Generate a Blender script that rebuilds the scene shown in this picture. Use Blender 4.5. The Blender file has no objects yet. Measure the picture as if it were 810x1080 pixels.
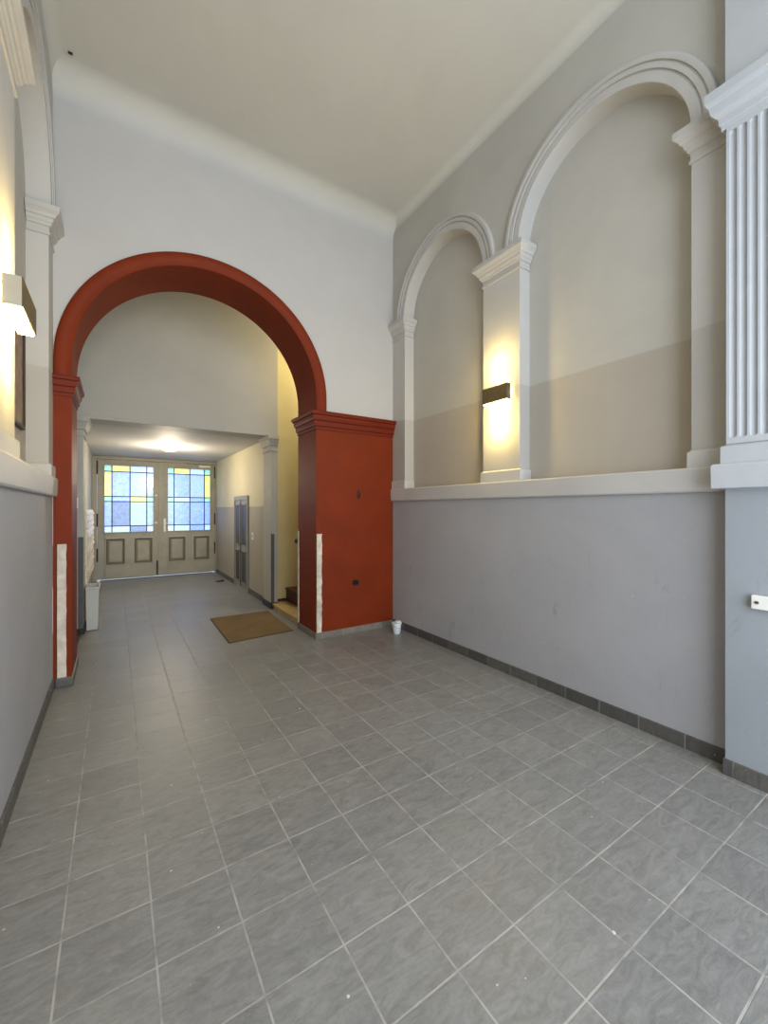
import bpy, bmesh, math, random
from mathutils import Vector, Matrix
random.seed(7)
PI = math.pi
col = bpy.context.scene.collection
D = bpy.data

# ------------------------------------------------------------------ key sizes
XR, XL = 3.30, -0.485        # side walls of the front hall
YF, YB = 4.84, 5.45          # arch wall, front and back face
YT = 6.75                    # wall over the low passage
YD = 11.42                   # street doors
YO = -1.6                    # open courtyard end behind the camera
ZC = 5.68                    # hall ceiling
ZS0, ZS1 = 1.765, 1.93       # string course
ZCAP = 4.23                  # springing of the blind arches
ND = 0.15                    # niche depth
RN = 0.7165
PX0, PX1, ZP = -0.36, 2.16, 2.87   # low passage

# ------------------------------------------------------------------ materials
def lin(c):
    return tuple(((x/255)/12.92 if x/255 <= .04045 else ((x/255+.055)/1.055)**2.4) for x in c) + (1,)

class NT:
    def __init__(s, name):
        s.m = D.materials.new(name); s.m.use_nodes = True
        s.t = s.m.node_tree; s.t.nodes.clear()
        s.out = s.n('ShaderNodeOutputMaterial')
        s.b = s.n('ShaderNodeBsdfPrincipled')
        s.l(s.b.outputs[0], s.out.inputs[0])
    def n(s, t, **k):
        q = s.t.nodes.new(t)
        for a, v in k.items(): setattr(q, a, v)
        return q
    def l(s, a, b): s.t.links.new(a, b)
    def noise(s, vec, scale, detail=4, rough=.55, dist=0):
        q = s.n('ShaderNodeTexNoise'); q.inputs['Scale'].default_value = scale
        q.inputs['Detail'].default_value = detail; q.inputs['Roughness'].default_value = rough
        q.inputs['Distortion'].default_value = dist
        s.l(vec, q.inputs['Vector']); return q.outputs[0]
    def ramp(s, fac, stops, interp='LINEAR'):
        q = s.n('ShaderNodeValToRGB'); q.color_ramp.interpolation = interp
        e = q.color_ramp.elements
        e[0].position, e[0].color = stops[0]
        e[1].position, e[1].color = stops[1]
        for p, c in stops[2:]:
            z = e.new(p); z.color = c
        s.l(fac, q.inputs[0]); return q.outputs[0]
    def math(s, op, a, b=None, clamp=False):
        q = s.n('ShaderNodeMath', operation=op); q.use_clamp = clamp
        for i, v in enumerate((a, b)):
            if v is None: continue
            if isinstance(v, (int, float)): q.inputs[i].default_value = v
            else: s.l(v, q.inputs[i])
        return q.outputs[0]
    def mix(s, fac, a, b, mode='MIX'):
        q = s.n('ShaderNodeMix', data_type='RGBA', blend_type=mode)
        if isinstance(fac, (int, float)): q.inputs[0].default_value = fac
        else: s.l(fac, q.inputs[0])
        for i, v in ((6, a), (7, b)):
            if isinstance(v, tuple): q.inputs[i].default_value = v
            else: s.l(v, q.inputs[i])
        return q.outputs[2]
    def bump(s, h, strength=.2, dist=.01):
        q = s.n('ShaderNodeBump'); q.inputs['Strength'].default_value = strength
        q.inputs['Distance'].default_value = dist
        s.l(h, q.inputs['Height']); s.l(q.outputs[0], s.b.inputs['Normal'])
    def pos(s): return s.n('ShaderNodeNewGeometry').outputs['Position']
    def obj(s): return s.n('ShaderNodeTexCoord').outputs['Object']

def g(v): return (v, v, v, 1)

def paint(name, rgb, rough=.6, var=.10, scale=1.6, bump=.12, metallic=0, coord='pos', fine=26, spec=.35):
    t = NT(name); p = t.pos() if coord == 'pos' else t.obj()
    n1 = t.noise(p, scale, 5, .6, .4); n2 = t.noise(p, fine, 4, .6)
    f = t.ramp(n1, [(.3, g(1-var)), (.7, g(1+var*.4))])
    c = t.mix(1, lin(rgb), f, 'MULTIPLY')
    t.l(c, t.b.inputs['Base Color'])
    t.b.inputs['Roughness'].default_value = rough
    t.b.inputs['Metallic'].default_value = metallic
    t.b.inputs['Specular IOR Level'].default_value = spec
    if bump: t.bump(n2, bump, .004)
    return t.m

def banded(name, bands, rough=.65, var=.08, scuff=True, bump=.18, edge=80):
    """painted plaster whose colour changes at given heights: bands = [(z_top, rgb), ...]"""
    t = NT(name); p = t.pos()
    sep = t.n('ShaderNodeSeparateXYZ'); t.l(p, sep.inputs[0]); z = sep.outputs[2]
    wob = t.noise(p, 9, 3); zz = t.math('ADD', z, t.math('MULTIPLY', t.math('SUBTRACT', wob, .5), .02))
    c = None
    for zt, rgb in bands:
        if c is None: c = lin(rgb)
        else:
            f = t.math('MULTIPLY', t.math('SUBTRACT', zz, prev-.006), edge, True)
            c = t.mix(f, c, lin(rgb))
        prev = zt
    n1 = t.noise(p, 1.3, 6, .62, .5); n2 = t.noise(p, 38, 5, .65)
    f = t.ramp(n1, [(.3, g(1-var)), (.7, g(1+var*.3))])
    c = t.mix(1, c, f, 'MULTIPLY')
    if scuff:
        mp = t.n('ShaderNodeMapping'); mp.inputs['Scale'].default_value = (3, 3, 1.1); t.l(p, mp.inputs[0])
        n3 = t.noise(mp.outputs[0], 2.6, 8, .72, .9)
        low = t.math('MULTIPLY', t.math('SUBTRACT', 1.75, z), 1.2, True)
        k = t.math('MULTIPLY', t.ramp(n3, [(.60, g(0)), (.72, g(1))]), low)
        c = t.mix(t.math('MULTIPLY', k, .33), c, lin((92, 90, 86)))
        n4 = t.noise(p, 22, 2, .5)
        k2 = t.math('MULTIPLY', t.ramp(n4, [(.775, g(0)), (.785, g(1))]), low)
        c = t.mix(k2, c, lin((205, 205, 202)))
    t.l(c, t.b.inputs['Base Color'])
    t.b.inputs['Roughness'].default_value = rough
    t.b.inputs['Specular IOR Level'].default_value = .3
    t.bump(n2, bump, .004)
    return t.m

def tiles(name, c1, c2, grout, w, h, ox, oy, mortar=.005, swap=None, rough=.5, slate=True):
    """square stack-bond tiles in metres; swap picks which axes run along the tile grid"""
    t = NT(name); p = t.pos()
    sep = t.n('ShaderNodeSeparateXYZ'); t.l(p, sep.inputs[0])
    com = t.n('ShaderNodeCombineXYZ')
    ax = swap or (0, 1)
    t.l(t.math('ADD', sep.outputs[ax[0]], ox), com.inputs[0]); t.l(t.math('ADD', sep.outputs[ax[1]], oy), com.inputs[1])
    b = t.n('ShaderNodeTexBrick'); b.offset = 0; b.squash = 1
    t.l(com.outputs[0], b.inputs['Vector'])
    b.inputs['Scale'].default_value = 1
    b.inputs['Color1'].default_value = lin(c1); b.inputs['Color2'].default_value = lin(c2)
    b.inputs['Mortar'].default_value = lin(c1)
    b.inputs['Mortar Size'].default_value = mortar; b.inputs['Mortar Smooth'].default_value = .3
    b.inputs['Bias'].default_value = 0
    b.inputs['Brick Width'].default_value = w; b.inputs['Row Height'].default_value = h
    fac = b.outputs['Fac']
    mp = t.n('ShaderNodeMapping'); mp.inputs['Rotation'].default_value = (0, 0, .75); mp.inputs['Scale'].default_value = (1, 3.2, 1)
    t.l(p, mp.inputs[0])
    n1 = t.noise(mp.outputs[0], 6.5, 8, .72, 1.5); n2 = t.noise(p, 60, 4, .6)
    n0 = t.noise(p, .8, 4, .55)
    c = t.mix(1, b.outputs['Color'], t.ramp(n1, [(.27, g(.70)), (.5, g(1.0)), (.74, g(1.30))]), 'MULTIPLY')
    c = t.mix(1, c, t.ramp(n0, [(.3, g(.92)), (.7, g(1.05))]), 'MULTIPLY')
    c = t.mix(1, c, t.ramp(n2, [(.3, g(.94)), (.7, g(1.06))]), 'MULTIPLY')
    gn = t.noise(p, 7, 3, .6)
    gm = t.math('MULTIPLY', fac, t.ramp(gn, [(.36, g(.12)), (.62, g(.95))]))
    c = t.mix(gm, c, lin(grout))
    sp = t.noise(p, 31, 1, .4)
    c = t.mix(t.ramp(sp, [(.80, g(0)), (.81, g(.8))]), c, lin((210, 210, 205)))
    t.l(c, t.b.inputs['Base Color'])
    r = t.ramp(n1, [(.3, g(rough-.1)), (.7, g(rough+.12))]); t.l(t.math('ADD', r, t.math('MULTIPLY', fac, .5)), t.b.inputs['Roughness'])
    t.b.inputs['Specular IOR Level'].default_value = .5
    hgt = t.math('ADD', t.math('MULTIPLY', n1, .5), t.math('MULTIPLY', fac, -.5))
    hgt = t.math('ADD', hgt, t.math('MULTIPLY', n2, .08))
    t.bump(hgt, .55, .006)
    return t.m

def emit(name, rgb, strength):
    t = NT(name); t.b.inputs['Base Color'].default_value = lin(rgb)
    t.b.inputs['Emission Color'].default_value = lin(rgb); t.b.inputs['Emission Strength'].default_value = strength
    return t.m

def glass(name, rgb, pattern=14, k=.5):
    """old textured pane: scatters the daylight that falls on it from the street"""
    t = NT(name); p = t.obj()
    n = t.noise(p, pattern, 5, .7, .8)
    c = t.mix(1, lin(rgb), t.ramp(n, [(.3, g(1-k)), (.65, g(1.0))]), 'MULTIPLY')
    tr = t.n('ShaderNodeBsdfTranslucent'); t.l(c, tr.inputs[0])
    tp = t.n('ShaderNodeBsdfTransparent'); t.l(c, tp.inputs[0])
    gl = t.n('ShaderNodeBsdfGlossy'); gl.inputs['Roughness'].default_value = .15
    m1 = t.n('ShaderNodeMixShader'); m1.inputs[0].default_value = .34; t.l(tr.outputs[0], m1.inputs[1]); t.l(tp.outputs[0], m1.inputs[2])
    m2 = t.n('ShaderNodeMixShader'); m2.inputs[0].default_value = .06; t.l(m1.outputs[0], m2.inputs[1]); t.l(gl.outputs[0], m2.inputs[2])
    t.l(m2.outputs[0], t.out.inputs[0])
    return t.m

M = {}
M['white'] = banded('white_plaster', [(9, (182, 180, 177))], scuff=False, var=.05)
M['side'] = banded('side_wall_plaster', [(1.77, (160, 160, 163)), (2.87, (169, 163, 153)), (9, (180, 178, 171))])
M['ceil'] = banded('ceiling_plaster', [(9, (194, 192, 183))], scuff=False, var=.06)
M['cove'] = banded('cove_plaster', [(ZC-.24, (181, 180, 179)), (9, (194, 192, 183))], scuff=False, var=.06, edge=4.6)
M['trim'] = paint('moulding_paint', (182, 180, 176), .55, .06, 3, .15)
M['jamb'] = banded('jamb_paint', [(2.87, (172, 169, 163)), (9, (184, 182, 178))], scuff=False)
M['pier'] = banded('pier_paint', [(1.77, (148, 154, 160)), (9, (176, 179, 181))])
M['flute'] = paint('fluted_paint', (176, 180, 184), .5, .06, 5, .2)
M['red'] = paint('red_paint', (114, 40, 8), .6, .16, 2.2, .25, spec=.18)
M['redd'] = paint('red_paint_deep', (104, 30, 8), .55, .12, 3, .2, spec=.2)
M['cream'] = banded('stair_plaster', [(9, (205, 192, 142))], scuff=False, var=.10)
M['hall'] = banded('hall_plaster', [(9, (172, 170, 162))], scuff=False, var=.08)
M['passage'] = banded('passage_plaster', [(1.70, (160, 154, 140)), (9, (200, 192, 164))], var=.08)
M['floor'] = tiles('slate_floor_tiles', (127, 127, 125), (119, 119, 118), (164, 161, 155), .30, .30, -.125+.3*40, -.19+.3*40, .0045, rough=.40)
M['basey'] = tiles('skirting_tiles_y', (88, 86, 82), (72, 71, 68), (130, 126, 118), .30, .6, 12-.05, 12-.29, .005, (1, 2), .5)
M['basex'] = tiles('skirting_tiles_x', (120, 114, 104), (104, 100, 92), (150, 144, 134), .30, .6, 12-.1, 12-.29, .005, (0, 2), .5)
M['door'] = paint('door_paint', (160, 156, 142), .5, .14, 4, .2)
M['doorlo'] = paint('door_groove_dark', (112, 105, 88), .55, .15, 5, .2)
M['dark'] = paint('dark_iron', (42, 38, 34), .5, .2, 8, .2, coord='obj')
M['black'] = paint('black_opening', (10, 9, 9), .8, .1, 8, 0)
M['bronze'] = paint('bronze_and_shaded_metal', (78, 70, 54), .45, .1, 6, .05, .35, coord='obj')
M['steel'] = paint('grey_and_lit_metal', (165, 158, 140), .4, .08, 6, .05, .3, coord='obj')
M['wplastic'] = paint('white_plastic', (228, 228, 222), .4, .03, 8, 0, coord='obj')
M['mail'] = paint('mailbox_enamel', (214, 208, 194), .4, .06, 6, .05)
M['bin'] = paint('bin_enamel', (186, 186, 180), .45, .08, 5, .05)
M['guard'] = paint('worn_white_strip', (205, 196, 180), .55, .35, 9, .3, fine=18)
M['guardd'] = paint('grey_strip', (84, 82, 80), .5, .2, 9, .2)
M['mat'] = paint('coir_mat', (112, 92, 58), .95, .25, 3, 1.0, fine=240)
M['matrim'] = paint('mat_edge', (74, 60, 38), .9, .2, 5, .5)
M['step'] = paint('stone_step', (176, 152, 104), .6, .2, 5, .2)
M['riser'] = paint('dark_riser', (74, 34, 24), .5, .2, 5, .2)
M['skirt'] = paint('brown_skirting', (58, 42, 32), .5, .2, 5, .2)
M['meter'] = paint('grey_door_paint', (132, 131, 126), .5, .12, 6, .1)
M['meterd'] = paint('grey_door_groove', (62, 61, 60), .5, .1, 6, .1)
M['frame'] = paint('dark_frame_wood', (52, 40, 32), .4, .2, 8, .1, coord='obj')
M['print'] = paint('mottled_print', (158, 138, 122), .7, .45, 9, .05, coord='obj')
M['came'] = paint('lead_came', (30, 34, 40), .5, .1, 8, 0)
M['lamp'] = emit('warm_lens', (255, 222, 140), 9)
M['globe'] = emit('milky_globe', (255, 238, 196), 3.2)
M['pail'] = paint('pail_plastic', (214, 222, 226), .4, .05, 9, 0, coord='obj')
G = {'blue': glass('blue_glass', (146, 164, 212), 14, .35), 'text': glass('hammered_glass', (166, 184, 204), 60, .55),
     'green': glass('green_glass', (150, 198, 168), 20, .3), 'yellow': glass('yellow_glass', (226, 204, 118), 16, .25),
     'white': glass('clear_glass', (178, 194, 222), 12, .2), 'dim': glass('shaded_glass', (104, 120, 150), 14, .35)}

# ------------------------------------------------------------------ mesh helpers
class MB:
    def __init__(s): s.v = []; s.f = []; s.mi = []
    def add(s, vs, fs, mi=0):
        o = len(s.v); s.v += [tuple(v) for v in vs]
        s.f += [tuple(i+o for i in f) for f in fs]; s.mi += [mi]*len(fs); return s
    def quad(s, a, b, c, d, mi=0): return s.add([a, b, c, d], [(0, 1, 2, 3)], mi)
    def box(s, x0, x1, y0, y1, z0, z1, mi=0):
        return s.add([(x, y, z) for z in (z0, z1) for x, y in ((x0, y0), (x1, y0), (x1, y1), (x0, y1))],
                     [(3, 2, 1, 0), (4, 5, 6, 7), (0, 1, 5, 4), (1, 2, 6, 5), (2, 3, 7, 6), (3, 0, 4, 7)], mi)
    def loft(s, rings, closed=True, caps=True, mi=0):
        n = len(rings[0]); vs = [p for r in rings for p in r]; fs = []
        for i in range(len(rings)-1):
            for j in range(n if closed else n-1):
                k = (j+1) % n
                fs.append((i*n+j, i*n+k, (i+1)*n+k, (i+1)*n+j))
        if caps:
            fs.append(tuple(range(n))[::-1]); fs.append(tuple((len(rings)-1)*n+j for j in range(n)))
        return s.add(vs, fs, mi)
    def cyl(s, c, r0, r1, h, n=24, axis='z', mi=0):
        def P(a, r, t):
            q = (r*math.cos(a), r*math.sin(a))
            if axis == 'z': return (c[0]+q[0], c[1]+q[1], c[2]+t)
            if axis == 'y': return (c[0]+q[0], c[1]+t, c[2]+q[1])
            return (c[0]+t, c[1]+q[0], c[2]+q[1])
        return s.loft([[P(2*PI*j/n, r, t) for j in range(n)] for r, t in ((r0, 0), (r1, h))], mi=mi)
    def lathe(s, c, prof, n=28, mi=0):
        return s.loft([[(c[0]+r*math.cos(2*PI*j/n), c[1]+r*math.sin(2*PI*j/n), c[2]+z) for j in range(n)] for r, z in prof], caps=True, mi=mi)
    def build(s, name, mats, parent=None, bevel=0, smooth=False, origin=None):
        me = D.meshes.new(name)
        org = Vector(origin) if origin is not None else Vector((0, 0, 0))
        if parent is not None and origin is None: org = Vector(parent['_w']) if '_w' in parent else Vector((0, 0, 0))
        me.from_pydata([tuple(Vector(v)-org) for v in s.v], [], s.f)
        for i, p in enumerate(me.polygons): p.material_index = s.mi[i]
        for m in (mats if isinstance(mats, (list, tuple)) else [mats]): me.materials.append(m)
        bm = bmesh.new(); bm.from_mesh(me)
        bmesh.ops.remove_doubles(bm, verts=bm.verts, dist=1e-5)
        bmesh.ops.recalc_face_normals(bm, faces=bm.faces)
        bm.to_mesh(me); bm.free()
        if smooth:
            for p in me.polygons: p.use_smooth = True
        o = D.objects.new(name, me); col.objects.link(o)
        if parent is not None:
            o.parent = parent
            if '_w' in parent: o['_w'] = list(parent['_w'])
        else:
            o.location = org; o['_w'] = list(org)
        if bevel:
            b = o.modifiers.new('bevel', 'BEVEL'); b.width = bevel; b.segments = 2; b.limit_method = 'ANGLE'
        if smooth:
            e = o.modifiers.new('edges', 'EDGE_SPLIT'); e.split_angle = math.radians(40)
        return o

def thing(name, label, cat, loc, group=None):
    o = D.objects.new(name, None); col.objects.link(o); o.location = loc; o['_w'] = list(loc)
    o.empty_display_size = .1
    o['label'] = label; o['category'] = cat
    if group: o['group'] = group
    return o
def tag(o, label, cat, group=None):
    o['label'] = label; o['category'] = cat
    if group: o['group'] = group
    return o
def struct(o): o['kind'] = 'structure'; return o

def wall_map(side):
    if side > 0: return lambda y, z, d: (XR-d, y, z)
    return lambda y, z, d: (XL+d, y, z)

def arch_sheet(mb, P, y0, y1, c, R, zb, zs, zt, depth, back=True, n=40):
    """rectangle y0..y1 x zb..zt with a round-headed opening (centre c, radius R, springing zs); jambs and soffit go in by depth"""
    arc = [(c-R*math.cos(PI*i/n), zs+R*math.sin(PI*i/n)) for i in range(n+1)]
    mb.quad(P(y0, zb, 0), P(c-R, zb, 0), P(c-R, zs, 0), P(y0, zs, 0)); mb.quad(P(y0, zs, 0), P(c-R, zs, 0), P(c-R, zt, 0), P(y0, zt, 0))
    mb.quad(P(c+R, zb, 0), P(y1, zb, 0), P(y1, zs, 0), P(c+R, zs, 0)); mb.quad(P(c+R, zs, 0), P(y1, zs, 0), P(y1, zt, 0), P(c+R, zt, 0))
    for (a, za), (b, zb2) in zip(arc, arc[1:]):
        mb.quad(P(a, za, 0), P(b, zb2, 0), P(b, zt, 0), P(a, zt, 0))
        mb.quad(P(a, za, 0), P(b, zb2, 0), P(b, zb2, -depth), P(a, za, -depth), 1)
        if back: mb.quad(P(a, zb, -depth), P(b, zb, -depth), P(b, zb2, -depth), P(a, za, -depth))
    mb.quad(P(c-R, zb, 0), P(c-R, zs, 0), P(c-R, zs, -depth), P(c-R, zb, -depth), 1)
    mb.quad(P(c+R, zb, 0), P(c+R, zs, 0), P(c+R, zs, -depth), P(c+R, zb, -depth), 1)
    if back: mb.quad(P(c-R, zb, 0), P(c+R, zb, 0), P(c+R, zb, -depth), P(c-R, zb, -depth))

def arch_ring(P, c, zs, prof, n=48, stilt=0):
    """prof: closed list of (radius, projection)"""
    mb = MB(); rings = []
    if stilt: rings.append([P(c-r, zs-stilt, p) for r, p in prof])
    rings += [[P(c-r*math.cos(PI*i/n), zs+r*math.sin(PI*i/n), p) for r, p in prof] for i in range(n+1)]
    if stilt: rings.append([P(c+r, zs-stilt, p) for r, p in prof])
    return mb.loft(rings)

def moulded(P, levels, y0, y1, d0, e0=1, e1=1):
    """stacked moulding round a pilaster; levels (z, projection); d0 = back depth; e0/e1 scale the overhang at each end"""
    rings = []
    for z, p in levels:
        rings.append([P(y0-p*e0, z, d0), P(y1+p*e1, z, d0), P(y1+p*e1, z, p), P(y0-p*e0, z, p)])
    return MB().loft(rings)

# ------------------------------------------------------------------ floor and ceilings
mb = MB(); mb.quad((-.7, YO, 0), (5.2, YO, 0), (5.2, YD+.4, 0), (-.7, YD+.4, 0))
struct(mb.build('floor', M['floor']))

mb = MB(); nc = 12
RCS, RCF = .10, .24     # cove radii along the side walls and at the arch wall
mb.quad((XL+RCS, YO, ZC), (XR-RCS, YO, ZC), (XR-RCS, YF-RCF, ZC), (XL+RCS, YF-RCF, ZC))
def cove(mb, f, rc, two=False):
    pts = [(rc*(1-math.sin(PI/2*i/nc)), rc*(1-math.cos(PI/2*i/nc))) for i in range(nc+1)]
    for i, ((a, za), (b, zb)) in enumerate(zip(pts, pts[1:])):
        mb.quad(f(a, za, 0), f(a, za, 1), f(b, zb, 1), f(b, zb, 0), 1 if two else 0)
cove(mb, lambda d, z, e: (XR-d, (YO, YF)[e], ZC-z), RCS)
cove(mb, lambda d, z, e: (XL+d, (YO, YF)[e], ZC-z), RCS)
cove(mb, lambda d, z, e: ((XL, XR)[e], YF-d, ZC-z), RCF, True)
struct(mb.build('ceiling', [M['ceil'], M['cove']], smooth=True))
mb = MB(); mb.quad((XL, YB, 5.2), (5, YB, 5.2), (5, YT+.1, 5.2), (XL, YT+.1, 5.2))
struct(mb.build('ceiling_stair_hall', M['hall']))
mb = MB(); mb.quad((-.5, YT, ZP), (2.3, YT, ZP), (2.3, YD+.1, ZP), (-.5, YD+.1, ZP))
struct(mb.build('ceiling_passage', M['white']))

# ------------------------------------------------------------------ side walls with blind arches
NC = [3.8355, 1.931]            # centres of the two niches along y
ring_prof = [(RN, -.004), (RN, .014), (RN+.004, .018), (RN+.062, .020), (RN+.066, .012), (RN+.074, .012), (RN+.078, .026), (RN+.108, .028),
             (RN+.112, .020), (RN+.119, .020), (RN+.123, .034), (RN+.146, .038), (RN+.160, .034), (RN+.168, .022), (RN+.170, -.004)]
cap_lv = [(4.005, .002), (4.007, .014), (4.026, .014), (4.030, .006), (4.075, .006), (4.082, .020), (4.100, .024), (4.108, .034),
          (4.135, .040), (4.142, .052), (4.160, .060), (4.180, .078), (4.186, .086), (ZCAP, .086)]
base_lv = [(ZS1-.001, .022), (2.035, .022), (2.05, .004)]
for side, wname in ((1, 'wall_right'), (-1, 'wall_left')):
    P = wall_map(side); mb = MB()
    mb.quad(P(YO, 0, 0), P(YF, 0, 0), P(YF, ZS1, 0), P(YO, ZS1, 0))
    arch_sheet(mb, P, (NC[0]+NC[1])/2, YF, NC[0], RN, ZS1, ZCAP, ZC-RCS, ND)
    arch_sheet(mb, P, .5, (NC[0]+NC[1])/2, NC[1], RN, ZS1, ZCAP, ZC-RCS, ND)
    mb.quad(P(YO, ZS1, 0), P(.5, ZS1, 0), P(.5, ZC-RCS, 0), P(YO, ZC-RCS, 0))
    struct(mb.build(wname, [M['side'], M['jamb']]))
    # string course
    mb = MB()
    yr = YF-.001 if side > 0 else YF+.0
    prof = [(-.002, ZS0), (.028, ZS0), (.034, ZS0+.012), (.038, ZS0+.10), (.040, ZS1-.012), (.034, ZS1), (-.12, ZS1+.001), (-.12, ZS0+.02), (-.002, ZS0+.02)]
    mb.loft([[P(y, z, d) for d, z in prof] for y in ((1.0 if side > 0 else YO), yr)])
    struct(mb.build('trim_1' if side > 0 else 'trim_2', M['trim']))
    # skirting
    mb = MB(); mb.loft([[P(y, z, d) for d, z in ((0, 0), (.014, 0), (.014, .094), (.010, .098), (0, .098))] for y in ((1.0 if side > 0 else YO), YF)])
    struct(mb.build('baseboard_right' if side > 0 else 'baseboard_left', M['basey']))
    sname = 'right' if side > 0 else 'left'
    # arch mouldings
    lab = {(1, 0): 'white moulded blind arch ring on right wall, smaller looking one beside red pillar',
           (1, 1): 'large white moulded blind arch ring on right wall next to fluted pilaster',
           (-1, 0): 'white arch ring on left wall just above the far capital',
           (-1, 1): 'white arch ring on left wall nearest the camera'}
    for i, c in enumerate(NC):
        o = arch_ring(P, c, ZCAP, ring_prof).build('arch_moulding', M['trim'], smooth=True, origin=P(c, ZCAP, 0))
        tag(o, lab[(side, i)], 'arch', 'white blind arch mouldings')
    # pilasters: far corner, middle, near
    spans = [(NC[0]+RN, YF, 1, 0, 'narrow white corner pilaster on %s wall beside the red arch'),
             (NC[1]+RN, NC[0]-RN, 1, 1, 'cream pilaster between the arches on %s wall carrying the lit wall lamp'),
             ((1.0 if side > 0 else .8), NC[1]-RN, (0 if side > 0 else 1), 1, 'white plain pilaster on %s wall at near end of the large arch')]
    for k, (y0, y1, e0, e1, lb) in enumerate(spans):
        t = thing('pilaster', lb % sname, 'pilaster', P((y0+y1)/2, ZS1, 0), 'plain pilasters between the blind arches')
        sh = MB()   # thin painted face on the pilaster
        sh.loft([[P(y0, z, -ND+.004), P(y1+(.002 if e1 else 0), z, -ND+.004), P(y1+(.002 if e1 else 0), z, .002), P(y0-(.002 if e0 else 0), z, .002)] for z in (ZS1+.001, 4.02)])
        sh.build('shaft', M['jamb'], t)
        moulded(P, cap_lv, y0, y1, -ND+.006, e0, e1).build('capital', M['trim'], t)
        moulded(P, base_lv, y0, y1, -ND+.006, e0, e1).build('base', M['trim'], t)

# ------------------------------------------------------------------ near pier with fluted pilaster (right)
XP = 3.185; YP = .995; YQ = .33
mb = MB(); mb.box(XP, XR+.02, YQ, YP, 0, ZC)
struct(mb.build('wall_pier', M['pier']))
mb = MB(); mb.box(XP-.014, XR, YQ-.014, YP+.010, 0, .098)
struct(mb.build('baseboard_pier', M['basey'], bevel=.003))
mb = MB()
mb.loft([[(XP-p, YQ-p, z), (XR, YQ-p, z), (XR, YP+p, z), (XP-p, YP+p, z)] for z, p in
         ((ZS0+.01, .0), (ZS0+.012, .05), (ZS0+.016, .056), (ZS1-.012, .058), (ZS1, .05))])
struct(mb.build('trim_3', M['flute'], bevel=.004))
t = thing('fluted_pilaster', 'white fluted pilaster with moulded capital on grey pier at right edge', 'pilaster', (XP, (YP+YQ)/2, ZS1))
mb = MB(); mb.loft([[(XP-p, YQ, z), (XR-.02, YQ, z), (XR-.02, YP-.03+p, z), (XP-p, YP-.03+p, z)] for z, p in ((ZS1+.001, .042), (2.035, .042), (2.045, .022), (2.05, .016))])
mb.build('base', M['flute'], t)
# fluted shaft as a height field
mb = MB(); pitch = .0485; nf = 12; r = .0185; y_hi = YP-.012; zb, zt = 2.05, 4.03
fz0, fz1 = 2.105, 3.955
ys = [y_hi]; fc = []
for k in range(nf):
    c = y_hi-.034-k*pitch; fc.append(c)
    for a in range(11): ys.append(c+r*math.cos(PI*a/10))
ys.append(YQ+.01)
zs = [zb] + [fz0-r+ r*(1-math.cos(PI/2*i/6)) for i in range(7)] + [fz1 + r*math.sin(PI/2*i/6) for i in range(7)] + [zt]
grid = []
for z in zs:
    row = []
    e = 0
    if z < fz0: e = (fz0-z)/r
    if z > fz1: e = (z-fz1)/r
    for y in ys:
        dpt = 0
        for c in fc:
            v = (y-c)/r
            if abs(v) <= 1: dpt = r*.95*math.sqrt(max(0, 1-v*v-e*e))
        row.append((XP-.022+dpt, y, z))
    grid.append(row)
mb.loft(grid, closed=False, caps=False)
for a, b in ((0, -1),):
    mb.quad(grid[0][0], grid[-1][0], (XP+.01, y_hi, zt), (XP+.01, y_hi, zb))
    mb.quad(grid[0][-1], grid[-1][-1], (XP+.01, YQ+.01, zt), (XP+.01, YQ+.01, zb))
mb.build('shaft', M['flute'], t)
mb = MB(); pl = [(4.0, .024), (4.03, .026), (4.036, .034), (4.075, .036), (4.085, .048), (4.10, .060), (4.105, .066), (4.15, .074), (4.165, .084), (4.18, .09), (ZCAP+.005, .092)]
mb.loft([[(XP-p, YQ-p*.5, z), (XR-.02, YQ-p*.5, z), (XR-.02, YP-.012+p, z), (XP-p, YP-.012+p, z)] for z, p in pl])
mb.build('capital', M['flute'], t)

# key switch on the pier
t = thing('key_switch', 'small white key switch box on grey pier at right edge', 'switch', (XP, .80, 1.10))
mb = MB(); mb.box(XP-.035, XP+.0, .735, .862, 1.062, 1.142); mb.build('housing', M['wplastic'], t, bevel=.005)
mb = MB(); mb.cyl((XP-.0345, .835, 1.102), .011, .011, -.004, 20, 'x'); kd = mb.build('lock', M['steel'], t)
mb = MB(); mb.box(XP-.0405, XP-.038, .8275, .8425, 1.099, 1.106); mb.build('keyhole', M['black'], kd)

# ------------------------------------------------------------------ arch wall
ACX, ARI, ARO, AZ, AIMP = .89, 1.235, 1.37, 3.03, 2.885
PF = lambda x, z, d: (x, YF-d, z)
PBk = lambda x, z, d: (x, YB+d, z)
mb = MB()
arch_sheet(mb, PF, XL, XR, ACX, ARI+.006, AIMP, AZ, ZC-RCF, .05, False)
struct(mb.build('wall_arch', M['white']))
mb = MB(); arch_sheet(mb, PBk, XL, 5.0, ACX, ARI+.006, AIMP, AZ, 5.2, .05, False)
mb.quad((ACX+ARI+.006, YB, 0), (5, YB, 0), (5, YB, AIMP), (ACX+ARI+.006, YB, AIMP))
mb.quad((XL, YB, 0), (ACX-ARI-.006, YB, 0), (ACX-ARI-.006, YB, AIMP), (XL, YB, AIMP))
struct(mb.build('wall_arch_back', M['hall']))

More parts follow.
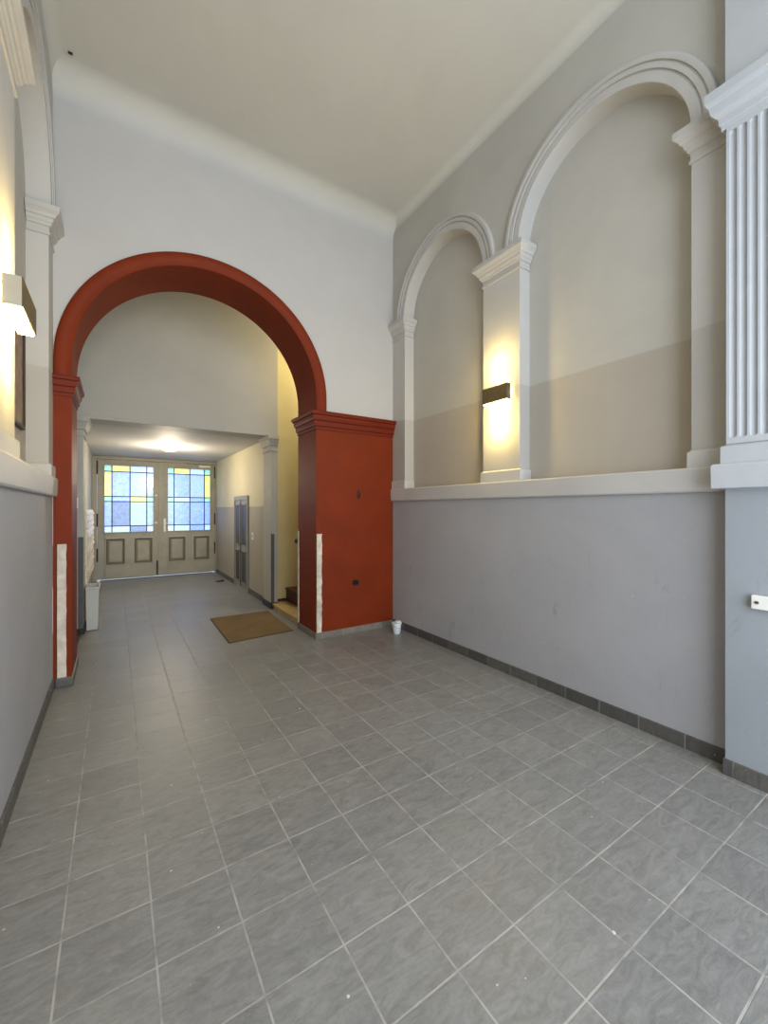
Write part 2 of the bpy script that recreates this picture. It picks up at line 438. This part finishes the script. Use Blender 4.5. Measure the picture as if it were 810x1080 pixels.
arch = thing('archway', 'large red painted round archway standing on red pillar and narrow red pilaster', 'archway', (ACX, YF, 0))
dep = YB-YF+.004
prof = [(ARI, -dep), (ARI, .012), (ARI+.008, .020), (ARI+.022, .024), (ARI+.030, .032), (ARI+.075, .040), (ARI+.115, .040), (ARI+.128, .034), (ARO, .022), (ARO, -.004), (ARI+.01, -.006), (ARI+.01, -dep)]
arch_ring(PF, ACX, AZ, prof, 64, AZ-AIMP).build('arch_ring', M['red'], arch, smooth=True)
mb = MB(); mb.box(ACX+ARI, XR-.001, YF-.001, YB+.004, 0, AIMP-.02); mb.build('pillar', M['red'], arch)
mb = MB(); mb.box(XL+.001, ACX-ARI, YF-.001, YB+.004, 0, AIMP-.02); mb.build('pilaster', M['red'], arch)
imp = [(2.662, .002), (2.664, .012), (2.700, .014), (2.706, .030), (2.725, .034), (2.765, .036), (2.775, .052), (2.800, .060), (2.835, .064), (2.842, .084), (2.872, .092), (AIMP, .088)]
mb = MB(); x0 = ACX+ARI
mb.loft([[(x0-p, YF-p, z), (XR-.002, YF-p, z), (XR-.002, YB+p*.3, z), (x0-p, YB+p*.3, z)] for z, p in imp]); mb.build('impost', M['redd'], arch)
mb = MB(); x0 = ACX-ARI; imp2 = [(2.70+(z-2.662)*.83, p*.72) for z, p in imp]
mb.loft([[(XL+.002, YF-p, z), (x0+p, YF-p, z), (x0+p, YB+p*.3, z), (XL+.002, YB+p*.3, z)] for z, p in imp2]); mb.build('impost', M['redd'], arch)
# skirting of the two red piers
mb = MB(); x0 = ACX+ARI; mb.box(x0-.012, XR-.015, YF-.014, YB, 0, .082)
struct(mb.build('baseboard_arch', M['basex'], bevel=.003))
mb = MB(); x0 = ACX-ARI; mb.box(XL+.015, x0+.014, YF-.022, YB, 0, .088)
struct(mb.build('baseboard_arch_left', M['basey'], bevel=.012))
# worn protective strips on the corners
def worn_strip(x0, x1, y0, y1, z0, z1, n=26, amp=.006):
    mb = MB(); rings = []
    for i in range(n+1):
        z = z0+(z1-z0)*i/n; a = random.uniform(-amp, amp); b = random.uniform(-amp, amp)
        rings.append([(x0+a*.3, y0, z), (x1+b, y0, z), (x1+b, y1, z), (x0+a*.3, y1, z)])
    return mb.loft(rings)
x0 = ACX+ARI
tag(worn_strip(x0+.004, x0+.072, YF-.016, YF-.0015, .005+.08, 1.335).build('corner_guard', M['guard'], origin=(x0, YF, .09)),
    'peeling white wooden guard strip on front corner of red pillar', 'corner guard', 'white corner guards of the red arch')
tag(worn_strip(x0-.010, x0-.0005, YB-.035, YB, .085, 1.35, amp=.001).build('corner_guard', M['guard'], origin=(x0, YB, .09)),
    'thin white guard strip on rear inner edge of red pillar', 'corner guard', 'white corner guards of the red arch')
tag(worn_strip(-.452, -.385, YF-.014, YF-.0015, .09, 1.325, amp=.0022).build('corner_guard', M['guard'], origin=(-.42, YF, .09)),
    'worn white guard strip on narrow red pilaster at left of arch', 'corner guard', 'white corner guards of the red arch')
# hook and hole in the red pillar
t = thing('wall_hook', 'small dark red teardrop hook high on front of red pillar', 'hook', (2.738, YF, 1.85))
mb = MB(); rings = []
for i in range(13):
    u = i/12; w = .034*math.sin(PI*min(1, u*1.0)**1.6)*(.55+.45*(1-u))+.002; z = 1.785+.135*(1-u)
    rings.append([(2.738+w*math.cos(2*PI*j/12), YF-.002-.010*max(0, math.sin(2*PI*j/12)), z) for j in range(12)])
mb.loft(rings).build('hook_plate', paint('hook_paint', (38, 12, 9), .5, .1, 9, 0, coord='obj'), t, smooth=True)
mb = MB(); mb.cyl((2.738, YF-.008, 1.805), .008, .006, -.018, 12, 'y'); mb.build('peg', M['dark'], t)
t = thing('junction_box', 'open black junction box hole low in front of red pillar', 'junction box', (2.694, YF, .66))
mb = MB(); mb.loft([[(2.694+a*(.046), YF-.001, .668+b*.034), (2.694+a*.046, YF-.005, .668+b*.034)] for a, b in
                    [(math.copysign(abs(math.cos(q))**.45, math.cos(q)), math.copysign(abs(math.sin(q))**.45, math.sin(q))) for q in [2*PI*i/28 for i in range(29)]]], closed=False, caps=False)
mb.add([(2.694+.046*math.copysign(abs(math.cos(q))**.45, math.cos(q)), YF-.004, .668+.034*math.copysign(abs(math.sin(q))**.45, math.sin(q))) for q in [2*PI*i/28 for i in range(28)]], [tuple(range(28))])
mb.build('opening', M['black'], t)
mb = MB(); mb.cyl((2.690, YF-.004, .640), .006, .006, -.012, 10, 'y'); mb.build('cable_end', M['dark'], t)

# pail in the corner
t = thing('pail', 'small white plastic pail with lid on floor in the corner by red pillar', 'pail', (3.13, 4.50, 0))
mb = MB(); mb.lathe((3.13, 4.50, 0), [(.044, .0), (.048, .004), (.060, .125), (.066, .128), (.067, .142), (.062, .146), (.056, .146), (.050, .06)]); mb.build('bucket', M['pail'], t, smooth=True)
mb = MB(); mb.lathe((3.145, 4.495, .1465), [(.040, 0), (.042, .004), (.040, .014), (.034, .018), (.01, .019)]); mb.build('lid', M['wplastic'], t, smooth=True)
mb = MB(); pts = [(3.13+.066*math.cos(a), 4.50-.012-.066*abs(math.sin(a))*.35-.05*math.sin(a), .132-.05*math.sin(a)) for a in [PI*i/12 for i in range(13)]]
mb.loft([[(p[0]+.002*math.cos(q), p[1]-.004+.002*math.sin(q), p[2]+.002*math.cos(q)) for q in [2*PI*j/6 for j in range(6)]] for p in pts]); mb.build('handle', M['steel'], t)

# hook on ceiling
tag(MB().box(-.352, -.318, 4.552, 4.566, ZC-.014, ZC+.004).build('ceiling_hook', M['dark'], origin=(-.33, 4.56, ZC)),
    'tiny dark hook on the ceiling near the upper left corner', 'hook')

# ------------------------------------------------------------------ wall lamps
def sconce(side, y0, y1, p, z0, z1, mat, label):
    P = wall_map(side); yc = (y0+y1)/2
    t = thing('wall_lamp', label, 'wall lamp', P(yc, z0, .002), 'box wall lamps on the pilasters')
    th = .004
    def bx(mb, ya, yb, za, zb, d0, d1):
        a = P(ya, za, d0); b = P(yb, zb, d1)
        return mb.box(min(a[0], b[0]), max(a[0], b[0]), ya, yb, za, zb)
    mb = MB(); bx(mb, y0, y1, z0, z1, p-th, p); bx(mb, y0, y0+th, z0, z1, .016, p-th); bx(mb, y1-th, y1, z0, z1, .016, p-th)
    mb.mi[:6] = [1]*6  # left lamp: shaded front and lit ends put into the colour
    mb.build('shade', [mat, M['bronze']], t)
    mb = MB(); bx(mb, y0+.05, y1-.05, z0+.03, z1-.03, .0025, .012); mb.build('back_plate', M['wplastic'], t)
    bx(MB(), y0+.008, y1-.008, z0-.010, z0+.006, .014, p-.008).build('lens', M['lamp'], t, bevel=.004)
    q = P(y0+.03, (z0+z1)/2, p*.55)
    MB().cyl(q, .014, .014, y1-y0-.06, 14, 'y').build('tube', M['lamp'], t)
    for zz, en, dz in ((z0-.08, 2.6, p*.7), (z0-.26, 5, .15), (z1+.08, 1.2, p*.7), (z1+.24, 4, .17), ((z0+z1)/2, 1.6, .03)):  # points well clear of the box are added to widen its glow
        L = D.lights.new('lamp_and_glow_light', 'POINT'); L.energy = en; L.color = (1, .74, .26); L.shadow_soft_size = .03
        o = D.objects.new('lamp_and_glow_light', L); col.objects.link(o); o.parent = t
        w = Vector(P(yc if dz != .03 else y0+.02, zz, dz)); o.location = w-Vector(t['_w'])
sconce(1, 2.745, 3.065, .075, 2.742, 2.900, M['bronze'], 'dark bronze box wall lamp glowing on the right wall pilaster')
sconce(-1, 2.72, 3.14, .095, 2.665, 2.815, M['steel'], 'metal box wall lamp with pale lit ends, glowing at left edge on left wall')

# framed board in the left niche
t = thing('picture_frame', 'narrow looking dark framed board hanging in left wall niche under the lamp', 'picture', (XL-ND, 4.05, 2.28))
xb = XL-ND+.002
mb = MB()
mb.box(xb, xb+.028, 3.72, 3.745, 2.28, 3.12); mb.box(xb, xb+.028, 4.315, 4.34, 2.28, 3.12)
mb.box(xb, xb+.028, 3.745, 4.315, 2.28, 2.305); mb.box(xb, xb+.028, 3.745, 4.315, 3.095, 3.12)
mb.build('frame', M['frame'], t, bevel=.003)
mb = MB(); mb.box(xb, xb+.012, 3.745, 4.315, 2.305, 3.095); mb.build('print', M['print'], t)

# ------------------------------------------------------------------ stair hall
mb = MB(); mb.quad((XL, YB, 0), (XL, YT, 0), (XL, YT, 5.2), (XL, YB, 5.2)); struct(mb.build('wall_hall_left', M['hall']))
mb = MB(); mb.box(XL-.02, 2.27, YT, YT+.40, ZP, 5.2); struct(mb.build('wall_over_passage', M['hall']))
mb = MB(); mb.quad((2.265, YT+.07, 0), (5, YT+.07, 0), (5, YT+.07, 5.2), (2.265, YT+.07, 5.2)); struct(mb.build('wall_stair', M['cream']))
mb = MB(); mb.quad((5, YB, 0), (5, YT+.1, 0), (5, YT+.1, 5.2), (5, YB, 5.2)); struct(mb.build('wall_stair_end', M['cream']))
# moulded lower edge of the wall over the passage
mb = MB(); mb.loft([[(x, YT-d, z) for d, z in ((-.40, ZP-.012), (.004, ZP-.012), (.008, ZP-.006), (.008, ZP+.03), (0, ZP+.036), (-.02, ZP+.036))] for x in (PX0+.001, PX1-.001)])
struct(mb.build('trim_4', M['hall']))
# pilasters at the mouth of the passage
hc = [(2.615, .002), (2.618, .016), (2.640, .016), (2.645, .004), (2.70, .006), (2.708, .024), (2.735, .030), (2.755, .040), (2.80, .056), (2.81, .07), (2.868, .072)]
for s, xa, xb, lb in ((-1, XL+.001, PX0, 'grey pilaster at left mouth of passage beside white mailboxes'), (1, PX1, 2.268, 'grey pilaster at right mouth of passage next to the stairs')):
    t = thing('pilaster', lb, 'pilaster', ((xa+xb)/2, YT, 0), 'pilasters at the passage mouth')
    mb = MB(); mb.box(xa, xb, YT, YT+.43, 0, ZP-.002); mb.build('shaft', M['hall'], t)
    mb = MB()
    if s < 0: mb.loft([[(xa, YT-p, z), (xb+p, YT-p, z), (xb+p, YT+.43+p*.3, z), (xa, YT+.43+p*.3, z)] for z, p in hc])
    else: mb.loft([[(xa-p, YT-p, z), (xb, YT-p, z), (xb, YT+.06, z), (xb, YT+.43+p*.3, z), (xa-p, YT+.43+p*.3, z)] for z, p in hc])
    mb.build('capital', M['hall'], t)
    mb = MB()
    if s < 0: mb.box(xa, xb+.016, YT-.03, YT+.43, 0, .075)
    else: mb.box(xa-.016, xb, YT-.03, YT+.43, 0, .10)
    mb.build('plinth', M['dark'], t, bevel=.006)
tag(MB().box(PX0-.055, PX0+.003, YT-.012, YT-.001, .08, 1.28).build('corner_guard', M['guardd'], origin=(PX0, YT, .08)), 'dark grey guard strip on left passage pilaster beside the bin', 'corner guard')
tag(MB().box(PX1-.004, PX1+.05, YT-.012, YT-.001, .10, 1.24).build('corner_guard', M['guardd'], origin=(PX1, YT, .1)), 'dark grey guard strip on right passage pilaster beside the stairs', 'corner guard')
mb = MB(); mb.box(XL, XL+.10, YB+.03, YT-.03, 0, .05); struct(mb.build('baseboard_hall_left', M['dark'], bevel=.005))
# switch on the left pilaster
t = thing('light_switch', 'white light switch on left passage pilaster above mailboxes', 'switch', (-.43, YT, 1.70))
mb = MB(); mb.box(-.455, -.415, YT-.014, YT-.0005, 1.66, 1.80); mb.build('plate', M['wplastic'], t, bevel=.003)
mb = MB(); mb.box(-.446, -.424, YT-.018, YT-.014, 1.70, 1.76); mb.build('rocker', M['wplastic'], t)

# stairs
t = thing('staircase', 'stone and dark brown stair steps rising to the right behind red pillar', 'stairs', (2.2, YB, 0))
zt_ = 0; xs = 2.19
hts = [.09, .225] + [.17]*6; tds = [.25, .28]+[.28]*6
for i, (hh, td) in enumerate(zip(hts, tds)):
    mb = MB(); top = zt_+hh
    def slab(xa, xb, za, zb):
        if i == 0: return MB().loft([[(xa, YB+.006, z), (xb, YB+.006, z), (xb, YT+.068, z), (2.272, YT+.068, z), (2.272, YT-.034, z), (xa, YT-.034, z)] for z in (za, zb)])
        return MB().box(xa, xb, YB+.006, YT+.068, za, zb)
    mb = slab(xs, 4.9, zt_, top-.028)
    mat_r = M['step'] if i == 0 else M['riser']
    st = mb.build('riser', mat_r, t)
    mb = slab(xs-.02, 4.9 if i == 7 else xs+td, top-.028, top); mb.build('tread', M['step'] if i == 0 else M['riser'], t, bevel=.008)
    zt_ = top; xs += td
mb = MB(); mb.box(2.272, 2.44, YT+.045, YT+.064, .0905, .135); mb.build('skirting', M['skirt'], t)
# handrail on the back of the arch wall
t = thing('handrail', 'dark handrail end peeping past rear edge of red pillar', 'handrail', (2.2, YB+.07, .95))
mb = MB(); pts = [(2.15+i*.25, YB+.10, 1.20+.17/.28*max(0, i-1)*.25) for i in range(9)]
mb.loft([[(p[0], p[1]+.022*math.cos(q), p[2]+.026*math.sin(q)) for q in [2*PI*j/12 for j in range(12)]] for p in pts]); mb.build('rail', M['skirt'], t, smooth=True)
mb = MB(); mb.lathe((2.145, YB+.10, 1.165), [(.004, 0), (.028, .012), (.036, .035), (.028, .058), (.004, .07)], 16); mb.build('end_knob', M['dark'], t, smooth=True)
for x_, z_ in ((2.7, 1.28), (3.5, 1.77)):
    mb = MB(); mb.cyl((x_, YB+.002, z_), .008, .008, .095, 10, 'y'); mb.build('bracket', M['dark'], t)

# doormat
t = thing('doormat', 'brown coir doormat lying on tiles in front of the stairs', 'doormat', (1.6, 5.95, 0))
mb = MB(); ca = [(1.165, 5.28), (2.02, 5.36), (2.06, 6.60), (1.185, 6.60)]
def inset(k): 
    cx_ = sum(p[0] for p in ca)/4; cy_ = sum(p[1] for p in ca)/4
    return [(cx_+(p[0]-cx_)*(1-k), cy_+(p[1]-cy_)*(1-k)) for p in ca]
mb.loft([[(x, y, z) for x, y in inset(k)] for k, z in ((0, .001), (0, .009), (.008, .011))]); mb.build('edging', M['matrim'], t)
mb = MB(); mb.loft([[(x, y, z) for x, y in inset(k)] for k, z in ((.012, .0112), (.012, .015), (.02, .0165))]); mb.build('pile', M['mat'], t)

# ------------------------------------------------------------------ low passage
PWL, PWR = -.45, 2.20
mb = MB(); mb.quad((PWL, YT+.3, 0), (PWL, YD, 0), (PWL, YD, ZP), (PWL, YT+.3, ZP)); struct(mb.build('wall_passage_left', M['hall']))
mb = MB(); mb.quad((PWR, YT+.3, 0), (PWR, YD, 0), (PWR, YD, ZP), (PWR, YT+.3, ZP)); struct(mb.build('wall_passage_right', M['passage']))
mb = MB(); mb.box(PWR-.012, PWR, YT+.445, 8.27, 0, .10); mb.box(PWR-.012, PWR, 9.33, YD-.05, 0, .10); struct(mb.build('baseboard_passage', M['basey']))
mb = MB(); mb.box(-.60, 2.40, YD+.10, YD+.14, 2.70, 3.0); mb.box(-.60, PWL+.02, YD+.05, YD+.14, 0, 3); mb.box(PWR-.02, 2.40, YD+.05, YD+.14, 0, 3)
struct(mb.build('wall_door', M['hall']))

# double street doors
dr = D.objects.new('door_1', None); col.objects.link(dr); dr.location = (.9, YD, 0); dr['_w'] = [.9, YD, 0]; struct(dr)
dr['label'] = 'pair of old beige panelled street doors with stained glass upper panes'; dr['category'] = 'door'
mb = MB(); mb.box(PWL, -.355, YD-.01, YD+.09, 0, ZP-.02); mb.box(2.165, PWR, YD-.01, YD+.09, 0, ZP-.02); mb.box(-.355, 2.165, YD-.01, YD+.09, 2.80, ZP-.001)
mb.build('door_frame', M['door'], dr, bevel=.006)
mb = MB(); mb.box(-.3, 2.13, YD-.02, YD+.08, .0005, .012); mb.build('threshold', M['dark'], dr)
def leaf(x0, x1, gx0, gx1, gz0, gz1, mirror):
    mb = MB(); y0, y1 = YD+.01, YD+.06; zb, zt = .035, 2.795
    mb.box(x0, gx0, y0, y1, zb, zt); mb.box(gx1, x1, y0, y1, zb, zt)
    mb.box(gx0, gx1, y0, y1, gz1, zt); mb.box(gx0, gx1, y0, y1, .98, gz0); mb.box(gx0, gx1, y0, y1, zb, .34)
    gm = (gx0+gx1)/2; mb.box(gm-.075, gm+.075, y0, y1, .34, .98)
    lf = mb.build('door_leaf', M['door'], dr, bevel=.004)
    # rebated frame moulding round the glass
    mb = MB()
    for w, d in ((.028, -.012), (.014, -.018)):
        mb.box(gx0-w, gx0, y0+d, y0, gz0-w, gz1+w); mb.box(gx1, gx1+w, y0+d, y0, gz0-w, gz1+w)
        mb.box(gx0, gx1, y0+d, y0, gz1, gz1+w); mb.box(gx0, gx1, y0+d, y0, gz0-w, gz0)
    mb.build('glazing_bead', M['door'], lf)
    # lower panels
    for a, b in ((gx0, gm-.075), (gm+.075, gx1)):
        mb = MB(); rings = []
        for k, yy in ((0, y0-.014), (.018, y0-.018), (.030, y0-.004), (.045, y0+.022), (.075, y0+.020), (.10, y0+.004), (.5, y0+.004)):
            kx = min(k, (b-a)/2-.002); kz = min(k, .315)
            rings.append([(a+kx, yy, .34+kz), (b-kx, yy, .34+kz), (b-kx, yy, .98-kz), (a+kx, yy, .98-kz)])
        mb.loft(rings[:6], caps=False); mb.add(rings[5], [(0, 1, 2, 3)])
        mb.f and None
        mb.mi = [1 if 8 <= i < 16 else 0 for i in range(len(mb.f))]  # recessed groove faces get a darker tone than the panel
        mb.build('panel', [M['door'], M['doorlo']], lf)
    # glass
    W = gx1-gx0; H = gz1-gz0
    cs = [0, .145, .51, .86, 1]; rs = [0, .09, .465, .54, .91, 1]
    if not mirror:
        lay = [['green', 'yellow', 'white', 'white'], ['yellow', 'blue', 'text', 'blue'], ['green', 'blue', 'yellow', 'green'], ['blue', 'dim', 'text', 'blue'], ['white', 'white', 'dim', 'white']]
    else:
        lay = [['green', 'yellow', 'white', 'green'], ['blue', 'blue', 'text', 'yellow'], ['green', 'white', 'blue', 'green'], ['blue', 'blue', 'blue', 'blue'], ['white', 'white', 'blue', 'white']]
    keys = list(G); mb = MB(); yg = (y0+y1)/2
    for r_ in range(5):
        for c_ in range(4):
            xa, xb = gx0+W*cs[c_], gx0+W*cs[c_+1]; za, zb_ = gz1-H*rs[r_+1], gz1-H*rs[r_]
            mb.quad((xa, yg, za), (xb, yg, za), (xb, yg, zb_), (xa, yg, zb_), keys.index(lay[r_][c_]))
    mb.build('stained_glass', [G[k] for k in keys], lf)
    mb = MB(); w = .011
    for c_ in cs[1:-1]: x = gx0+W*c_; mb.box(x-w, x+w, yg-.008, yg-.002, gz0, gz1)
    for r_ in rs[1:-1]: z = gz1-H*r_; mb.box(gx0, gx1, yg-.009, yg-.003, z-w, z+w)
    mb.build('lead_came', M['came'], lf)
    return lf
lf1 = leaf(-.352, .905, -.215, .765, 1.115, 2.665, False)
lf2 = leaf(.925, 2.162, 1.078, 2.055, 1.115, 2.665, True)
mb = MB(); mb.box(.872, .952, YD-.012, YD+.01, .04, 2.79); mb.build('meeting_stile', M['door'], lf1, bevel=.006)
mb = MB()
for z in (1.98, 1.32): mb.cyl((.82, YD+.01, z), .028, .022, -.05, 14, 'y')
mb.build('lock_knob', M['wplastic'], lf1, smooth=True)
mb = MB(); mb.box(.985, 1.035, YD-.004, YD+.0095, 1.10, 1.42); mb.cyl((1.01, YD-.003, 1.30), .012, .012, -.05, 12, 'y'); mb.box(.995, 1.13, YD-.062, YD-.046, 1.29, 1.312)
mb.build('handle', M['wplastic'], lf2, bevel=.003)
mb = MB(); mb.box(1.78, 2.05, YD-.045, YD+.0095, 2.715, 2.765); mb.build('door_closer', M['wplastic'], lf2, bevel=.006)
for lf, x, zs_ in ((lf1, -.353, (.45, 1.25, 2.45)), (lf2, 2.163, (.50, 1.25, 2.45))):
    for z in zs_:
        mb = MB(); mb.cyl((x, YD-.006, z), .016, .016, .30, 12); mb.build('hinge', M['dark'], lf)
mb = MB(); mb.box(.83, .865, YD-.012, YD+.0095, .06, .40); mb.build('floor_bolt', M['dark'], lf1)

# meter cupboard doors on the right passage wall
dr2 = D.objects.new('door_2', None); col.objects.link(dr2); dr2.location = (PWR, 8.8, 0); dr2['_w'] = [PWR, 8.8, 0]; struct(dr2)
dr2['label'] = 'narrow grey double door in right wall of passage'; dr2['category'] = 'door'
mb = MB()
for a, b, z0, z1 in ((8.25, 8.32, 0, 1.92), (9.28, 9.35, 0, 1.92), (8.32, 9.28, 1.84, 1.92)): mb.box(PWR-.035, PWR, a, b, z0, z1)
mb.build('door_frame', M['meter'], dr2, bevel=.004)
for a, b in ((8.325, 8.795), (8.805, 9.275)):
    mb = MB(); mb.box(PWR-.02, PWR-.001, a, b, .06, 1.838); lf = mb.build('door_leaf', M['meter'], dr2, bevel=.003)
    for za, zb in ((.16, .78), (.92, 1.74)):
        mb = MB(); mb.box(PWR-.0225, PWR-.0195, a+.08, b-.08, za, zb, 1)
        for q, w in ((a+.06, .02), (b-.08, .02)): mb.box(PWR-.032, PWR-.0195, q, q+w, za-.02, zb+.02)
        mb.box(PWR-.032, PWR-.0195, a+.06, b-.06, zb, zb+.02); mb.box(PWR-.032, PWR-.0195, a+.06, b-.06, za-.02, za)
        mb.build('panel', [M['meter'], M['meterd']], lf)
mb = MB(); mb.box(PWR-.03, PWR-.0195, 8.785, 8.815, .06, 1.838); mb.build('meeting_strip', M['meterd'], dr2)
# switch beside it
t = thing('light_switch', 'small white switch on right passage wall beside narrow grey door', 'switch', (PWR, 7.98, 1.13))
mb = MB(); mb.box(PWR-.012, PWR-.0005, 7.93, 8.03, 1.07, 1.20); mb.build('plate', M['wplastic'], t, bevel=.003)
mb = MB(); mb.box(PWR-.017, PWR-.012, 7.955, 8.005, 1.10, 1.16); mb.build('rocker', M['steel'], t)
# little doorstop on the floor
t = thing('door_stop', 'small dark doorstop on floor by the grey door at end of passage', 'doorstop', (1.95, 9.95, 0))
mb = MB(); mb.loft([[(1.90, y, .002), (2.08, y, .002), (2.08, y, .03), (1.90, y, .008)] for y in (9.90, 9.99)]); mb.build('wedge', M['dark'], t)
mb = MB(); mb.cyl((2.05, 9.945, .0295), .012, .012, .012, 10); mb.build('knob', M['steel'], t)

# mailboxes
t = thing('mailbox_bank', 'bank of white mailboxes on left wall of passage above the bin', 'mailboxes', (PWL, 8.2, .55))
MX = -.352; my0, my1, mz0, mz1 = 7.20, 9.40, .56, 1.645
mb = MB(); mb.box(PWL+.001, MX-.006, my0, my1, mz0, mz1); mb.build('case', M['mail'], t, bevel=.004)
nr, ncol = 4, 6
for i in range(nr):
    for j in range(ncol):
        a = my0+.012+(my1-my0-.024)*j/ncol; b = my0+.012+(my1-my0-.024)*(j+1)/ncol
        za = mz0+.012+(mz1-mz0-.024)*i/nr; zb = mz0+.012+(mz1-mz0-.024)*(i+1)/nr
        mb = MB(); mb.loft([[(MX-.006, a+.008, z), (MX-.006, b-.008, z), (MX+q, b-.008, z), (MX+q, a+.008, z)] for z, q in ((za+.008, .014), (zb-.075, .004))])
        d = mb.build('mailbox_door', M['mail'], t)
        mb = MB(); mb.loft([[(MX-.006, a+.008, z), (MX-.006, b-.008, z), (MX+q, b-.008, z), (MX+q, a+.008, z)] for z, q in ((zb-.070, .020), (zb-.012, .004))]); mb.build('flap', M['mail'], d)
        mb = MB(); mb.cyl((MX+.008, (a+b)/2, (za+zb)/2-.04), .01, .01, .004, 10, 'x'); mb.build('lock', M['dark'], d)
# bin under them
t = thing('bin', 'white open bin for leaflets on floor under the mailboxes', 'bin', (-.27, 7.03, 0))
mb = MB()
bx0, bx1, by0, by1 = -.335, -.195, 6.86, 7.22
def rr(k, z): return [(bx0-k*.3, by0-k, z), (bx1+k, by0-k, z), (bx1+k, by1+k, z), (bx0-k*.3, by1+k, z)]
mb.loft([rr(-.012, .004), rr(0, .56), rr(.012, .565), rr(.012, .59), rr(-.006, .59), rr(-.016, .06)]); mb.build('body', M['bin'], t, bevel=.003)
mb = MB(); mb.box(bx0+.02, bx1-.02, by0+.02, by1-.02, .061, .40); mb.build('leaflets', M['mail'], t)

# ceiling lamp
t = thing('ceiling_lamp', 'round glowing ceiling lamp in the low passage before the doors', 'ceiling lamp', (.88, 9.0, ZP))
mb = MB(); mb.lathe((.88, 9.0, ZP-.001), [(.155, 0), (.16, -.008), (.155, -.02), (.145, -.022)], 36); mb.build('base', M['wplastic'], t, smooth=True)
mb = MB(); mb.lathe((.88, 9.0, ZP-.024), [(.150, 0)] + [(.150*math.cos(PI/2*i/8), -.075*math.sin(PI/2*i/8)) for i in range(1, 8)] + [(.004, -.075)], 36); mb.build('globe', M['globe'], t, smooth=True)

# ------------------------------------------------------------------ outside the street doors
mb = MB(); mb.quad((-8, YD+.45, -.12), (10, YD+.45, -.12), (10, YD+14, -.12), (-8, YD+14, -.12)); struct(mb.build('ground_street', paint('asphalt', (120, 122, 126), .9, .15, 1, .1)))

# ------------------------------------------------------------------ lights
def area(name, loc, rot, sx, sy, en, colr, spread=180):
    L = D.lights.new(name, 'AREA'); L.shape = 'RECTANGLE'; L.size = sx; L.size_y = sy; L.energy = en; L.color = colr; L.spread = math.radians(spread)
    o = D.objects.new(name, L); col.objects.link(o); o.location = loc; o.rotation_euler = rot; return o
area('courtyard_daylight', (1.4, YO-.1, 2.3), (PI/2, 0, 0), 3.6, 4.2, 100, (.92, .955, 1.0))
area('street_daylight', (.9, YD+1.2, 2.2), (-PI/2, 0, 0), 3.2, 3.0, 48, (.66, .81, 1.0))
L = D.lights.new('passage_bulb', 'POINT'); L.energy = 34; L.color = (1, .87, .64); L.shadow_soft_size = .12
o = D.objects.new('passage_bulb', L); col.objects.link(o); o.location = (.88, 9.0, ZP-.45)
L = D.lights.new('stair_bulb', 'POINT'); L.energy = 38; L.color = (1, .84, .55); L.shadow_soft_size = .2
o = D.objects.new('stair_bulb', L); col.objects.link(o); o.location = (3.3, 6.1, 4.3)

w = D.worlds.new('sky'); bpy.context.scene.world = w; w.use_nodes = True
nt = w.node_tree; nt.nodes.clear()
bg = nt.nodes.new('ShaderNodeBackground'); ou = nt.nodes.new('ShaderNodeOutputWorld')
bg.inputs[0].default_value = (.70, .83, 1.0, 1); bg.inputs[1].default_value = .8
nt.links.new(bg.outputs[0], ou.inputs[0])

# ------------------------------------------------------------------ camera
cam = D.cameras.new('camera'); co = D.objects.new('camera', cam); col.objects.link(co)
F = 435.0
cam.sensor_fit = 'HORIZONTAL'; cam.sensor_width = 36; cam.lens = F/810*36
cam.shift_y = -3/810
cam.clip_start = .02; cam.clip_end = 200
co.location = (0, 0, 1.65); co.rotation_euler = (PI/2, 0, -math.atan((405-122)/F))
sc = bpy.context.scene; sc.camera = co
sc.view_settings.view_transform = 'Standard'; sc.view_settings.look = 'None'
sc.view_settings.exposure = 1.2; sc.view_settings.gamma = 1.0
for o in D.objects:
    if '_w' in o: del o['_w']
